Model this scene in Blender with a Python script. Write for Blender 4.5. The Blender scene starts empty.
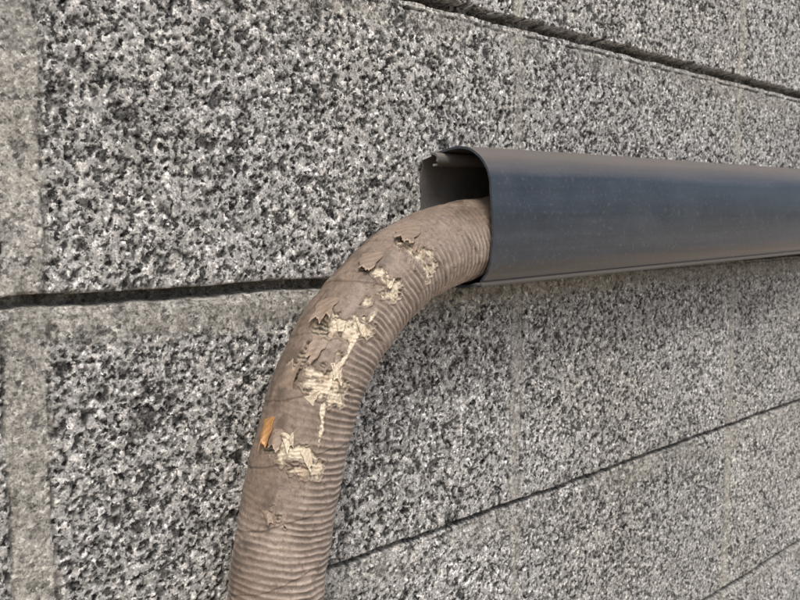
import bpy, math, numpy as np, bmesh
from mathutils import Vector, Matrix
scene=bpy.context.scene
# ------------------------------------------------------------ helpers
_T={}
def table(seed,n=512):
    if seed not in _T: _T[seed]=np.random.RandomState(seed).rand(n,n).astype(np.float32)
    return _T[seed]
def vnoise(X,Z,c,seed):
    T=table(seed); n=T.shape[0]
    u=X/c; v=Z/c
    i=np.floor(u).astype(np.int64); j=np.floor(v).astype(np.int64)
    fu=(u-i); fv=(v-j)
    fu=fu*fu*(3-2*fu); fv=fv*fv*(3-2*fv)
    a=T[i%n,j%n]; b=T[(i+1)%n,j%n]; c2=T[i%n,(j+1)%n]; d=T[(i+1)%n,(j+1)%n]
    return ((a*(1-fu)+b*fu)*(1-fv)+(c2*(1-fu)+d*fu)*fv)
def fbm(X,Z,c,seed,o=3):
    s=0;a=1;t=0
    for k in range(o):
        s=s+a*vnoise(X,Z,c/2**k,seed+k*17);t+=a;a*=.55
    return s/t
def cells(X,Z,c,seed):
    A=table(seed);B=table(seed+1);C_=table(seed+2);D=table(seed+3);n=512
    u=X/c;v=Z/c
    i0=np.floor(u).astype(np.int64);j0=np.floor(v).astype(np.int64)
    best=np.full(X.shape,9.0);rid=np.zeros(X.shape);rr=np.zeros(X.shape)
    for di in(-1,0,1):
        for dj in(-1,0,1):
            i=i0+di;j=j0+dj
            d=np.hypot(i+A[i%n,j%n]-u,j+B[i%n,j%n]-v)
            m=d<best
            best=np.where(m,d,best);rid=np.where(m,C_[i%n,j%n],rid);rr=np.where(m,D[i%n,j%n],rr)
    return best,rid,rr
def sm(a,b,x):
    t=np.clip((x-a)/(b-a),0,1);return t*t*(3-2*t)
def grid_mesh(name,P,col=None,closed_v=False,alpha=None):
    nu,nv=P.shape[:2]
    me=bpy.data.meshes.new(name)
    idx=np.arange(nu*nv).reshape(nu,nv)
    if closed_v: idx=np.concatenate([idx,idx[:,:1]],1)
    q=np.stack([idx[:-1,:-1],idx[1:,:-1],idx[1:,1:],idx[:-1,1:]],-1).reshape(-1,4)
    me.vertices.add(nu*nv);me.vertices.foreach_set('co',P.reshape(-1).astype(np.float32))
    nf=len(q)
    me.loops.add(nf*4);me.loops.foreach_set('vertex_index',q.reshape(-1).astype(np.int32))
    me.polygons.add(nf);me.polygons.foreach_set('loop_start',(np.arange(nf)*4).astype(np.int32))
    me.polygons.foreach_set('loop_total',np.full(nf,4,np.int32))
    me.update(calc_edges=True)
    me.polygons.foreach_set('use_smooth',np.ones(nf,bool))
    if col is not None:
        a=me.color_attributes.new('col','FLOAT_COLOR','POINT')
        c=np.ones((nu*nv,4),np.float32);c[:,:3]=col.reshape(-1,3)
        if alpha is not None: c[:,3]=alpha.reshape(-1)
        a.data.foreach_set('color',c.reshape(-1))
    ob=bpy.data.objects.new(name,me);scene.collection.objects.link(ob);return ob
def mat(name):
    m=bpy.data.materials.new(name);m.use_nodes=True
    nt=m.node_tree;return m,nt,nt.nodes['Principled BSDF']
def N(nt,t,**k):
    n=nt.nodes.new(t)
    for a,b in k.items():
        if a in n.inputs.keys() : n.inputs[a].default_value=b
        else: setattr(n,a,b)
    return n
def mixc(nt,blend,fac,a,b):
    n=nt.nodes.new('ShaderNodeMix');n.data_type='RGBA';n.blend_type=blend
    for s,v in((n.inputs[0],fac),(n.inputs[6],a),(n.inputs[7],b)):
        if isinstance(v,bpy.types.NodeSocket): nt.links.new(v,s)
        elif isinstance(v,(int,float)): s.default_value=v
        else: s.default_value=(*v,1)
    return n.outputs[2]
def ramp(nt,src,stops):
    r=nt.nodes.new('ShaderNodeValToRGB');nt.links.new(src,r.inputs[0])
    e=r.color_ramp.elements
    while len(e)<len(stops): e.new(.5)
    for k,(p,c) in enumerate(stops):
        e[k].position=p;e[k].color=(c,c,c,1) if isinstance(c,(int,float)) else (*c,1)
    return r.outputs[0]
# ------------------------------------------------------------ camera
Xc=Vector((.7273,.0635,-.6834)).normalized()
Zc=Vector((-.0031,.996,.0893));Zc=(Zc-Xc*Zc.dot(Xc)).normalized()
Yc=Zc.cross(Xc)
R=Matrix((Xc,Yc,Zc))
C=Vector((-.5539,-.4432,.0381))
cam=bpy.data.cameras.new('camera');co=bpy.data.objects.new('camera',cam);scene.collection.objects.link(co)
co.matrix_world=Matrix.Translation(C)@R.to_4x4()
cam.lens=37.8;cam.sensor_width=36;cam.clip_start=.01;cam.clip_end=500
cam.dof.use_dof=True;cam.dof.focus_distance=.54;cam.dof.aperture_fstop=22
scene.camera=co
# ------------------------------------------------------------ wall
def axis(lo,f0,f1,hi,step,coarse):
    a=np.arange(f0,f1,step)
    l=np.arange(lo,f0,coarse);r=np.arange(f1,hi+coarse,coarse)
    ex=[]
    for k in range(-20,21):
        for t in(-.0082,-.004,-.0035,-.001,.0018,.0022): ex.append(k*.2+t)
    ex=np.array([e for e in ex if (lo<e<f0-.001) or (f1+.001<e<hi)])
    return np.unique(np.concatenate([l,a,r,ex]))
xs=axis(-2.2,-.50,.62,3.6,.0010,.02)
zs=axis(-.9,-.47,.42,.9,.0010,.02)
X,Z=np.meshgrid(xs,zs,indexing='ij')
wx=(vnoise(X,Z,.0035,5)-.5)*.0032;wz=(vnoise(X,Z,.0035,6)-.5)*.0032
d,rid,rr=cells(X+wx,Z+wz,.0029,11)
porn=fbm(X+wx,Z+wz,.0039,41,2)
dens=fbm(X,Z,.030,43,2)
pit=sm(.605,.70,porn+.16*(dens-.5))*(rid<.85)
hole=(rid>.88)*sm(.62,.45,d)
pitm=np.clip(pit+hole,0,1)
h=-.0012*pit-.0017*hole+.00030*(rid-.5)*sm(.55,.3,d)
h+=(fbm(X,Z,.03,51,3)-.5)*.0010+(fbm(X,Z,.003,57,2)-.5)*.0004
gr=.350+.10*(rid/.9-.5)
gr=np.where((rid>.10)&(rid<.18),gr*1.45,gr)
gr=np.where(rid<.085,gr*.36,gr)
gr=gr*(1-.78*pitm)  # pits darkened: dirt plus the shade inside them, painted into the grey
gr=gr*(.80+.40*fbm(X,Z,.11,61,4))
# joints
wob=(fbm(X,Z,.02,71,3)-.5)*.0030
kz=np.round(Z/.2);tz=Z-kz*.2+wob+np.where(kz==1,0,.003)
kx=np.round(X/.4);tx=X-kx*.4+(fbm(X,Z,.03,81,3)-.5)*.0045
smear=sm(-.030,-.014,tz+(fbm(X,Z,.012,91)-.5)*.018)*sm(.009,.004,tz)
smear=np.where(kz==0,smear,smear*.6*sm(.3,.5,fbm(X,Z,.03,95)))
vs=np.where(kx==-1,.0115,.0068)
vert=sm(vs+.003,vs-.002,np.abs(tx)+(fbm(X,Z,.01,99)-.5)*.008)*np.where(kx==-1,.9,.78)
S=np.clip(np.maximum(smear*.95,vert),0,1)*(.66+.34*sm(.36,.58,fbm(X,Z,.007,101)))
flat=-.0005+(fbm(X,Z,.004,103,3)-.5)*.0008
h=h*(1-S)+flat*S
mort=sm(.006,.0045,np.abs(tz))
h=h-mort*.0020
gw=np.where(kz==-1,.0040,np.where(kz==0,.0060,.0064))
gd=np.where(kz==-1,.0070,np.where(kz==0,.0110,.0125))
gmod=.7+.3*sm(.3,.6,fbm(X,Z,.03,111))
groove=sm(.0056,.0046,tz)*sm(.0052-gw-.0012,.0052-gw,tz)*gmod
h=h-groove*gd
ledge=sm(.0016,.0006,np.abs(tz+.0075))*np.where(kz==1,1,.25)*sm(.25,.5,fbm(X,Z,.02,141))
h=h-ledge*.0018
ed=np.minimum(np.abs(tx-vs),np.abs(tx+vs))
crk=sm(.0017,.0004,ed)*sm(.38,.6,fbm(X,Z,.02,117))
h=h-crk*.0017
blk=(table(7)[(np.floor(X/.4).astype(int))%512,(np.floor(Z/.2).astype(int))%512]-.5)
h+=blk*.0016
sc=np.where(kx==-1,.335,.33)*(.74+.52*fbm(X,Z,.006,121,4))*(.80+.4*fbm(X,Z,.04,123))
sc=sc*np.where(smear>vert,.80,1)
g=gr*(1-S*.85)+sc*S*.85
g=g*(1-.65*groove)*(1-.48*crk)*(1-.5*ledge)*(1+.10*blk)
stain=fbm(X,Z,.09,131,3)
warm=.015+.07*stain+.07*S
col=np.stack([g*(1+warm*.35),g,g*(.99-warm*.9)],-1)
wall=grid_mesh('concrete_block_wall',np.stack([X,-h,Z],-1),col,alpha=1-.5*S)
m,nt,b=mat('block_concrete');wall.data.materials.append(m)
ca=N(nt,'ShaderNodeAttribute',attribute_name='col')
tc=N(nt,'ShaderNodeTexCoord')
n1=N(nt,'ShaderNodeTexNoise',Scale=750.0,Detail=2.0,Roughness=.75);nt.links.new(tc.outputs['Object'],n1.inputs['Vector'])
def warped(amount):
    va=N(nt,'ShaderNodeVectorMath',operation='MULTIPLY_ADD');nt.links.new(n1.outputs['Color'],va.inputs[0]);va.inputs[1].default_value=(amount,)*3;nt.links.new(tc.outputs['Object'],va.inputs[2]);return va.outputs[0]
v1=N(nt,'ShaderNodeTexVoronoi',Scale=430.0);nt.links.new(warped(.0030),v1.inputs['Vector'])
v2=N(nt,'ShaderNodeTexVoronoi',Scale=900.0);nt.links.new(tc.outputs['Object'],v2.inputs['Vector'])
s1=N(nt,'ShaderNodeSeparateColor');nt.links.new(v1.outputs['Color'],s1.inputs[0])
s2=N(nt,'ShaderNodeSeparateColor');nt.links.new(v2.outputs['Color'],s2.inputs[0])
vr=ramp(nt,s1.outputs[0],[(0.0,.08),(.11,.22),(.175,.82),(.55,1.0),(.81,1.12),(.89,1.8)])
vr2=ramp(nt,s2.outputs[0],[(0.0,.2),(.12,.5),(.22,.95),(.75,1.05),(.9,1.5)])
nr=ramp(nt,n1.outputs['Fac'],[(.3,.58),(.5,1.0),(.72,1.48)])
al=ca.outputs['Alpha']
c2=mixc(nt,'MULTIPLY',.85,mixc(nt,'MULTIPLY',al,mixc(nt,'MULTIPLY',al,ca.outputs['Color'],vr),vr2),nr)
nt.links.new(c2,b.inputs['Base Color'])
b.inputs['Roughness'].default_value=.9;b.inputs['Specular IOR Level'].default_value=.25
bp=N(nt,'ShaderNodeBump',Strength=.6,Distance=.0006);nt.links.new(n1.outputs['Fac'],bp.inputs['Height'])
nt.links.new(bp.outputs[0],b.inputs['Normal'])
# ------------------------------------------------------------ ground
gx=np.linspace(-60,60,80);GX,GY=np.meshgrid(gx,gx,indexing='ij')
gnd=grid_mesh('ground',np.stack([GX,GY,np.full_like(GX,-.9)],-1))
m,nt,b=mat('ground_concrete');gnd.data.materials.append(m)
n=N(nt,'ShaderNodeTexNoise',Scale=3.0,Detail=8.0);tc=N(nt,'ShaderNodeTexCoord');nt.links.new(tc.outputs['Object'],n.inputs['Vector'])
nt.links.new(ramp(nt,n.outputs['Fac'],[(.3,(.34,.29,.23)),(.7,(.46,.40,.33))]),b.inputs['Base Color']);b.inputs['Roughness'].default_value=.95
# ------------------------------------------------------------ duct
tilt=math.radians(1.0)
root=bpy.data.objects.new('pipe_cover_duct',None);scene.collection.objects.link(root)
root.location=(-.111,0,0);root.rotation_euler=(0,-tilt,0)
def arc(cx,cy,rx,ry,a0,a1,n):
    return [(cx+rx*math.cos(math.radians(a0+(a1-a0)*k/n)),cy+ry*math.sin(math.radians(a0+(a1-a0)*k/n))) for k in range(n+1)]
p=[(.003,-.0060),(.008,-.0075),(.0145,-.0082),(.0155,-.0060),(.024,-.0066),(.032,-.0072)]
p+=arc(.040,.0165,.0240,.0237,-90,-64,6)
p+=[(.0524,-.0058),(.0540,-.0062),(.0558,-.0058),(.0570,-.0044),(.0572,-.0030),(.0564,-.0024)]
p+=arc(.0415,.0165,.0245,.0237,-48,-6,9)
for t in np.linspace(.08,.92,9): p.append((.0661+.0022*math.sin(math.pi*t),.0150+(.0640-.0150)*t))
p+=arc(.0350,.0640,.0313,.0290,6,92,18)
p+=[(.028,.0924),(.021,.0914),(.0145,.0897),(.0135,.0907),(.008,.0893),(.003,.0870)]
prof=p
def offset(p,t):
    out=[]
    for k in range(len(p)):
        a=Vector(p[max(k-1,0)]);c=Vector(p[min(k+1,len(p)-1)])
        dd=(c-a).normalized();nn=Vector((-dd.y,dd.x));q=Vector(p[k])+nn*t;out.append((q.x,q.y))
    return out
def strip(name,p,t,x0,x1,jag=0,seed=0):
    loop=p+offset(p,t)[::-1]
    x=np.concatenate([[0,.0008],np.linspace(.004,.1,20),np.linspace(.12,x1-x0,70)])+x0
    rs=np.random.RandomState(seed)
    A=np.zeros((len(x),len(loop),3))
    for k,xx in enumerate(x):
        for q,(dd,z) in enumerate(loop):
            A[k,q]=(xx,-dd+.0005*math.sin(xx*9+z*30),z+.0003*math.sin(xx*7+1))
    no=len(p)
    j=rs.randn(no)*jag
    js=np.concatenate([j,j[::-1]])
    A[0,:,0]+=js;A[1,:,0]+=js
    ob=grid_mesh(name,A,closed_v=True)
    bm=bmesh.new();bm.from_mesh(ob.data);bm.verts.ensure_lookup_table()
    for base in(0,(len(x)-1)*len(loop)):
        for q in range(no-1):
            f=bm.faces.new((bm.verts[base+q],bm.verts[base+q+1],bm.verts[base+2*no-2-q],bm.verts[base+2*no-1-q]));f.smooth=False
    bmesh.ops.recalc_face_normals(bm,faces=bm.faces)
    bm.to_mesh(ob.data);bm.free()
    ob.data.set_sharp_from_angle(angle=math.radians(50))
    ob.parent=root
    return ob
cover=strip('cover',prof,.0017,0,3.3,.00018,3)
basep=[(.020,.0005),(.0205,-.0028),(.0165,-.0036),(.0065,-.0034),(.0034,-.001),(.0028,.02),(.0028,.045),(.0030,.062),(.0040,.072),(.0064,.0795),(.0095,.0845),(.0135,.0872),(.0170,.0880),(.0205,.0874),(.0222,.0856),(.0222,.0832),(.0205,.0815),(.0180,.0812)]
base=strip('base_tray',basep,.0016,-.007,3.3,.0018,8)
def pvc(name,dusty):
    m,nt,b=mat(name)
    tc=N(nt,'ShaderNodeTexCoord');mp=N(nt,'ShaderNodeMapping');mp.inputs['Scale'].default_value=(5,110,110)
    nt.links.new(tc.outputs['Object'],mp.inputs['Vector'])
    ns=N(nt,'ShaderNodeTexNoise',Scale=1.0,Detail=6.0,Roughness=.6);nt.links.new(mp.outputs[0],ns.inputs['Vector'])
    nf=N(nt,'ShaderNodeTexNoise',Scale=300.0,Detail=5.0,Roughness=.7);nt.links.new(tc.outputs['Object'],nf.inputs['Vector'])
    nb=N(nt,'ShaderNodeTexNoise',Scale=25.0,Detail=6.0,Roughness=.65);nt.links.new(tc.outputs['Object'],nb.inputs['Vector'])
    geo=N(nt,'ShaderNodeNewGeometry');sep=N(nt,'ShaderNodeSeparateXYZ');nt.links.new(geo.outputs['Normal'],sep.inputs[0])
    c=mixc(nt,'MIX',ramp(nt,nb.outputs['Fac'],[(.35,0.),(.7,1.)]),(.028,.037,.049),(.042,.053,.067))
    c=mixc(nt,'MULTIPLY',.7,c,ramp(nt,ns.outputs['Fac'],[(.3,.7),(.7,1.3)]))
    c=mixc(nt,'MIX',ramp(nt,nf.outputs['Fac'],[(.56,0.),(.70,.35)]),c,(.2,.19,.18))
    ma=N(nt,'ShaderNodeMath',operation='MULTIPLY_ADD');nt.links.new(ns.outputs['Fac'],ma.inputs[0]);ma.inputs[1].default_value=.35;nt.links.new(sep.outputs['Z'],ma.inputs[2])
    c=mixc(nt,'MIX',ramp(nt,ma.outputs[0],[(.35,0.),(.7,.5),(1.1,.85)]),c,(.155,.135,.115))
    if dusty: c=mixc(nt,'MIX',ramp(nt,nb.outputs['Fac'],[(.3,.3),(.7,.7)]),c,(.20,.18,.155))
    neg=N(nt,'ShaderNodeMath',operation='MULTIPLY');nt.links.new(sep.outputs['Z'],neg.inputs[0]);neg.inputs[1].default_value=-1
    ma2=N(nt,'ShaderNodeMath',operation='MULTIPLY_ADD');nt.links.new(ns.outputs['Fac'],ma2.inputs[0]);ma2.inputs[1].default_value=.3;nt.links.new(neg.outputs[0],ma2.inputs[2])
    c=mixc(nt,'MIX',ramp(nt,ma2.outputs[0],[(.25,0.),(.6,.40),(.9,.5)]),c,(.11,.09,.073))  # brownish dirt on downward faces, also painting in the ground's reflection
    # highlight along the lower lip, painted as a lighter stripe on the bead
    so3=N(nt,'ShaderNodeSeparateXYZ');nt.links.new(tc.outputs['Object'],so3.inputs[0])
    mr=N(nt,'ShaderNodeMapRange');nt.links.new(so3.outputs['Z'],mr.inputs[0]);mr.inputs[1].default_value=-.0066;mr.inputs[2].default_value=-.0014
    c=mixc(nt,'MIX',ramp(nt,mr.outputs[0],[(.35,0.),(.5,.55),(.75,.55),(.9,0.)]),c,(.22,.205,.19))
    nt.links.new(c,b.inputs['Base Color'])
    r=ramp(nt,sep.outputs['Z'],[(0,.30),(.5,.42),(1,.62)])
    r2=ramp(nt,neg.outputs[0],[(0,1.0),(.35,.5)])
    r=mixc(nt,'MULTIPLY',1.0,r,r2)
    r=mixc(nt,'MULTIPLY',1.0,r,ramp(nt,nb.outputs['Fac'],[(.3,.85),(.7,1.2)]))
    nt.links.new(r,b.inputs['Roughness'])
    b.inputs['Specular IOR Level'].default_value=.7
    bp=N(nt,'ShaderNodeBump',Strength=.10,Distance=.0005);nt.links.new(nf.outputs['Fac'],bp.inputs['Height']);nt.links.new(bp.outputs[0],b.inputs['Normal'])
    return m
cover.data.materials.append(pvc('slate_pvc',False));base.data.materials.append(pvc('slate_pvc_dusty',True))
# ------------------------------------------------------------ pipe
ctrl=[(-.300,-.95),(-.298,-.75),(-.292,-.55),(-.285,-.36),(-.279,-.25),(-.2728,-.1881),(-.2630,-.1376),(-.2502,-.0903),(-.2300,-.0473),(-.2017,-.0154),(-.1632,.0110),(-.1192,.0244),(-.0793,.0296),(-.02,.034),(.08,.038),(.3,.042),(.6,.047)]
cp=np.array(ctrl)
def catmull(P,n=40):
    out=[]
    Q=np.vstack([2*P[0]-P[1],P,2*P[-1]-P[-2]])
    for i in range(1,len(Q)-2):
        p0,p1,p2,p3=Q[i-1:i+3]
        t0=0;t1=t0+np.sqrt(np.linalg.norm(p1-p0));t2=t1+np.sqrt(np.linalg.norm(p2-p1));t3=t2+np.sqrt(np.linalg.norm(p3-p2))
        for t in np.linspace(t1,t2,n,endpoint=False):
            A1=(t1-t)/(t1-t0)*p0+(t-t0)/(t1-t0)*p1;A2=(t2-t)/(t2-t1)*p1+(t-t1)/(t2-t1)*p2;A3=(t3-t)/(t3-t2)*p2+(t-t2)/(t3-t2)*p3
            B1=(t2-t)/(t2-t0)*A1+(t-t0)/(t2-t0)*A2;B2=(t3-t)/(t3-t1)*A2+(t-t1)/(t3-t1)*A3
            out.append((t2-t)/(t2-t1)*B1+(t-t1)/(t2-t1)*B2)
    out.append(P[-1]);return np.array(out)
cl=catmull(cp)
for _ in range(60): cl[1:-1]=.25*cl[:-2]+.5*cl[1:-1]+.25*cl[2:]
L=np.concatenate([[0],np.cumsum(np.linalg.norm(np.diff(cl,axis=0),axis=1))])
k0=np.argmin(np.abs(cl[:,1]+.1881));L-=L[k0]
def at(s):
    px=np.interp(s,L,cl[:,0]);pz=np.interp(s,L,cl[:,1])
    e=.002
    tx_=np.interp(s+e,L,cl[:,0])-np.interp(s-e,L,cl[:,0]);tz_=np.interp(s+e,L,cl[:,1])-np.interp(s-e,L,cl[:,1])
    n=np.hypot(tx_,tz_)+1e-12;return px,pz,tx_/n,tz_/n
Rp=.0280;YC=-.034
def surf(sv,tv,r):
    a,b_,c_,d_=at(sv)
    return np.stack([a-d_*np.sin(tv)*r,YC-np.cos(tv)*r,b_+c_*np.sin(tv)*r],-1)
s=np.unique(np.concatenate([np.arange(L[0]+.003,-.06,.0025),np.arange(-.06,.30,.00036),np.arange(.30,L[-1]-.003,.004)]))
NT=480
th=np.linspace(-np.pi,np.pi,NT,endpoint=False)   # 0 = away from wall, +90deg = outside of bend
S_,T_=np.meshgrid(s,th,indexing='ij')
A_=T_*Rp                       # arc length round the pipe, m
U=S_+3.0;V=A_+3.0
deg=np.degrees(T_)
# pleats (the wrapped corrugation telegraphing through the tape)
ph=2*np.pi*(S_+.0025*np.sin(T_+.4))/.0040+2.6*(vnoise(U,V,.03,201)-.5)*2+2.0*(vnoise(U,V,.007,202)-.5)
rib=(.5+.5*np.sin(ph))**1.5
low=sm(.080,.035,S_)
amp=sm(38,4,deg+12*(fbm(U,V,.02,207,3)-.5))*(.75+.25*sm(.27,.2,S_))+low*.6
amp=np.clip(amp,.15,1)*(.45+.8*fbm(U,V,.012,205,2))
# helical tape overlaps every ~37 mm
sp=.0362
tw=(S_+.014*np.sin(T_-.4)-.019+.0035*(fbm(U,V,.016,210)-.5))/sp
fr=tw-np.floor(tw)
step=-.0008*fr+.0008*sm(.0,.03,fr)
seam=(sm(.06,.0,fr)*.5+sm(.985,1,fr))*sm(.25,.5,fbm(U,V,.02,212,2))
wr=fbm(U*.35,V,.006,220,3)      # lengthwise creases
cr=fbm(U,V*.35,.0045,222,3)     # crosswise creases
h=.00100*rib*amp+step+.0009*(wr-.5)+.0007*(cr-.5)*(1-amp)+.0010*(fbm(U,V,.02,224,2)-.5)
# colours
dust=fbm(U,V,.02,230,4)
base_=np.array([.235,.180,.138]);lite=np.array([.47,.385,.32]);dark=np.array([.12,.09,.07])
k=np.clip(sm(40,-14,deg)*.9+low*.30+.6*(dust-.5)*1.6,0,1)  # inner side painted lighter as the lit side, plus low end and dust
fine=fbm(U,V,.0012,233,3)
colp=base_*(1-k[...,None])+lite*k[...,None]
colp*=(.76+.48*fine)[...,None]*(.82+.36*fbm(U,V,.005,235,3))[...,None]
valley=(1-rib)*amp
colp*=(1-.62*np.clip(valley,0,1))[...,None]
colp*=(1-.30*np.clip(seam,0,1))[...,None]
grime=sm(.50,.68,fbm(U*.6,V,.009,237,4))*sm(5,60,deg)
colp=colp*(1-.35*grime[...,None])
spk=sm(.64,.72,fbm(U,V,.0022,236,3))
colp=colp*(1-.5*spk[...,None])+dark*.5*spk[...,None]
# torn bands running round the pipe at the tape overlaps
def band(s0,slope,t0,t1,w,seed):
    n1=fbm(U,V*.7,.0080,seed,4)-.5;n2=fbm(U*.7,V,.0028,seed+3,3)-.5
    dS=np.abs(S_-(s0+slope*(deg-40)))
    tt=sm(t0-3,t0+5,deg+n1*26)*sm(t1+3,t1-5,deg+n1*26)
    w_=w*(.65+.35*np.sin(np.clip((deg-t0)/(t1-t0),0,1)*np.pi)**.6)+n1*.012+n2*.010
    return sm(-.0002,.0002,w_-dS)*(tt>.5)
M=np.zeros_like(S_)
for a in [(.2320,-.00004,-6,62,.0070,301),(.2010,.00008,2,64,.0072,311),(.1650,-.00012,8,70,.0078,321),
          (.1325,.00006,2,66,.0100,331),(.0890,.00012,4,80,.0082,341),(.0550,.0001,38,62,.0026,351),(.1490,0,20,34,.0022,361),(.184,0,28,44,.002,371)]:
    M=np.maximum(M,band(*a))
isl=sm(.625,.655,fbm(U,V*.6,.0048,391,3))
M=M*(1-isl)
cen=22+4*np.sin(S_*60)+8*(vnoise(U,V*0+3,.01,381)-.5)
split=sm(2.9,2.1,np.abs(deg-cen)+8.0*(fbm(U,V,.004,383)-.42))*sm(.083,.088,S_)*sm(.185,.178,S_)
M=np.maximum(M,split)
rim=np.zeros_like(M)
for r_ in(1,2,3):
    rim=np.maximum(rim,np.maximum(np.roll(M,r_,0),np.roll(M,-r_,0)))
rim=np.maximum(rim,np.maximum(np.roll(M,2,1),np.roll(M,-2,1)))*(1-M)
inn=np.minimum(np.minimum(np.roll(M,3,0),np.roll(M,-3,0)),np.minimum(np.roll(M,3,1),np.roll(M,-3,1)))
edge_in=M*(1-inn)*(1-split)
fib=(.5+.5*np.sin(2*np.pi*(S_*.9+A_*.2+.0022*fbm(U,V,.006,395))/.0021))
flk=fbm(U,V,.0026,401,3)
brn=fbm(U,V,.006,403,3)
cream=np.array([.72,.64,.50]);cream2=np.array([.40,.31,.215])
kk=np.clip(.30+1.2*(flk-.38)+.32*fib-1.8*np.clip(brn-.50,0,1)-.35*sm(45,75,deg),0,1)
kk=np.maximum(kk,.9*split)
cc=cream2*(1-kk[...,None])+cream*kk[...,None]
cc*=(1-.5*sm(.42,.32,flk))[...,None]*(1-.45*edge_in)[...,None]
colp=colp*(1-M[...,None])+cc*M[...,None]
colp=colp*(1+.25*(rim*sm(.45,.6,fbm(U,V,.004,407)))[...,None])
h=h*(1-M*.5)+M*(-.0009+.0016*(flk-.4)+.0004*fib+.0006*split)+rim*(.0005+.0014*(fbm(U,V,.003,405)-.35))
pocket=np.zeros_like(M)
for (s0,t0,ws,wt,sd) in [(.157,66,.0048,10,411),(.137,74,.0100,8,412),(.094,76,.0065,10,413),(.231,60,.0032,8,414),(.203,66,.0040,9,415)]:
    q=((S_-s0)/ws)**2+((deg-t0)/wt)**2+2.2*(fbm(U,V,.005,sd)-.5)
    pocket=np.maximum(pocket,sm(1.1,.85,q))
h-=pocket*.0028
pc=np.array([.34,.29,.215])*(.15+1.1*fib[...,None])
colp=colp*(1-pocket[...,None])+pc*pocket[...,None]
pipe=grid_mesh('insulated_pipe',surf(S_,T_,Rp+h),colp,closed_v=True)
m,nt,b=mat('dusty_vinyl_tape')
tc=N(nt,'ShaderNodeTexCoord')
nn=N(nt,'ShaderNodeTexNoise',Scale=1400.0,Detail=3.0,Roughness=.7);nt.links.new(tc.outputs['Object'],nn.inputs['Vector'])
ca=N(nt,'ShaderNodeAttribute',attribute_name='col')
c=mixc(nt,'MULTIPLY',.8,ca.outputs['Color'],ramp(nt,nn.outputs['Fac'],[(.3,.7),(.7,1.3)]))
nt.links.new(c,b.inputs['Base Color']);b.inputs['Roughness'].default_value=.5;b.inputs['Specular IOR Level'].default_value=.4
bp=N(nt,'ShaderNodeBump',Strength=.35,Distance=.0003);nt.links.new(nn.outputs['Fac'],bp.inputs['Height']);nt.links.new(bp.outputs[0],b.inputs['Normal'])
tm=m;pipe.data.materials.append(tm)
# lifted, curled scraps of tape
def flap(name,s0,t0,s1,t1,width,lift,curl,colr,seed,taper=.5):
    rs=np.random.RandomState(seed)
    nu,nv=30,40
    a0=math.radians(t0)*Rp;a1=math.radians(t1)*Rp
    dv=np.array([s1-s0,a1-a0]);ln=np.linalg.norm(dv);dv/=ln;pv=np.array([-dv[1],dv[0]])
    P=np.zeros((nu,nv,3));Cc=np.zeros((nu,nv,3))
    jag=np.interp(np.linspace(0,1,nv),np.linspace(0,1,5),1-.42*rs.rand(5))*(1-.14*np.interp(np.linspace(0,1,nv),np.linspace(0,1,17),rs.rand(17)))
    sl_=rs.randn()*.5
    ew=1-.25*np.interp(np.linspace(0,1,nu),np.linspace(0,1,8),rs.rand(8))
    for i in range(nu):
        f=i/(nu-1)
        for j in range(nv):
            g_=j/(nv-1)-.5
            w_=width*(1-taper*f)*ew[i]
            ff=f*jag[j]
            q=np.array([s0,a0])+dv*ln*ff+pv*w_*(g_+.25*sl_*f)
            hgt=.0004+lift*ff**1.4-curl*max(0,ff-.6)**2+.0009*math.sin(g_*7+seed)*f
            P[i,j]=surf(np.array(q[0]),np.array(q[1]/Rp),Rp+hgt)
            e_=1.5 if f>.93 else 1.0
            Cc[i,j]=np.array(colr)*(.75+.25*rs.rand()+.25*math.sin(ff*14+g_*5+seed)**2)*e_
    ob=grid_mesh(name,P,Cc);ob.data.materials.append(tm);ob.parent=pipe
    so_=ob.modifiers.new('thick','SOLIDIFY');so_.thickness=.0003
    return ob
tan=(.27,.205,.155);crm=(.56,.48,.36);org=(.40,.21,.08)
flap('tape_flap_1',.2450,70,.2240,50,.017,.0070,.006,tan,1,.3)
flap('tape_flap_2',.2420,46,.2270,28,.009,.0035,.0,tan,2,.5)
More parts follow.
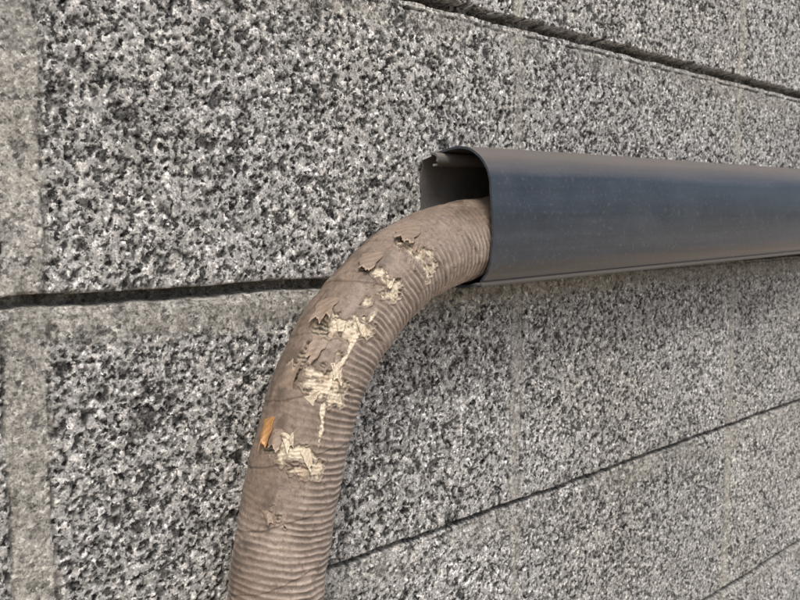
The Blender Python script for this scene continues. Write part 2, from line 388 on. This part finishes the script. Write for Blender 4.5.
flap('tape_flap_3',.2140,72,.1950,50,.017,.0070,.003,tan,3,.35)
flap('tape_flap_4',.2090,34,.1940,20,.008,.0034,.0,crm,4,.6)
flap('tape_flap_5',.1760,80,.1570,60,.017,.0070,.003,tan,5,.35)
flap('tape_flap_6',.1540,58,.1370,62,.012,.0050,.006,tan,6,.35)
flap('tape_flap_7',.1200,82,.1430,72,.015,.0060,.0,tan,7,.35)
flap('tape_flap_8',.1450,28,.1310,14,.008,.0034,.0,crm,8,.5)
flap('tape_flap_9',.1060,90,.0880,78,.012,.0060,.0,org,9,.5)
flap('tape_flap_10',.1020,60,.0900,48,.010,.0040,.0,crm,10,.5)
flap('tape_flap_11',.0950,32,.0830,18,.007,.0030,.0,crm,11,.6)
flap('tape_flap_12',.1740,30,.1630,12,.007,.0030,.0,crm,12,.6)
flap('tape_flap_13',.1200,44,.1300,34,.008,.0030,.0,crm,13,.5)
flap('tape_flap_14',.1010,74,.0880,66,.012,.0038,.0,tan,14,.3)
flap('tape_flap_15',.1690,50,.1590,40,.008,.0030,.0,crm,15,.5)
flap('tape_flap_16',.0600,62,.0500,50,.010,.0028,.0,tan,16,.5)
# ------------------------------------------------------------ light
w=bpy.data.worlds.new('World');scene.world=w;w.use_nodes=True;nt=w.node_tree
sky=nt.nodes.new('ShaderNodeTexSky');sky.sky_type='NISHITA';sky.sun_disc=False
el=math.radians(52);rot=math.radians(215)
sky.sun_elevation=el;sky.sun_rotation=rot
sky.dust_density=4.0;sky.air_density=1.0
nt.links.new(sky.outputs[0],nt.nodes['Background'].inputs[0]);nt.nodes['Background'].inputs[1].default_value=.15
sd=Vector((math.sin(rot)*math.cos(el),math.cos(rot)*math.cos(el),math.sin(el)))
sl=bpy.data.lights.new('sun','SUN');so=bpy.data.objects.new('sun',sl);scene.collection.objects.link(so)
so.rotation_euler=sd.to_track_quat('Z','Y').to_euler();sl.energy=2.0;sl.angle=math.radians(18);sl.color=(1,.97,.93)
scene.view_settings.view_transform='Standard';scene.view_settings.look='None';scene.view_settings.exposure=0
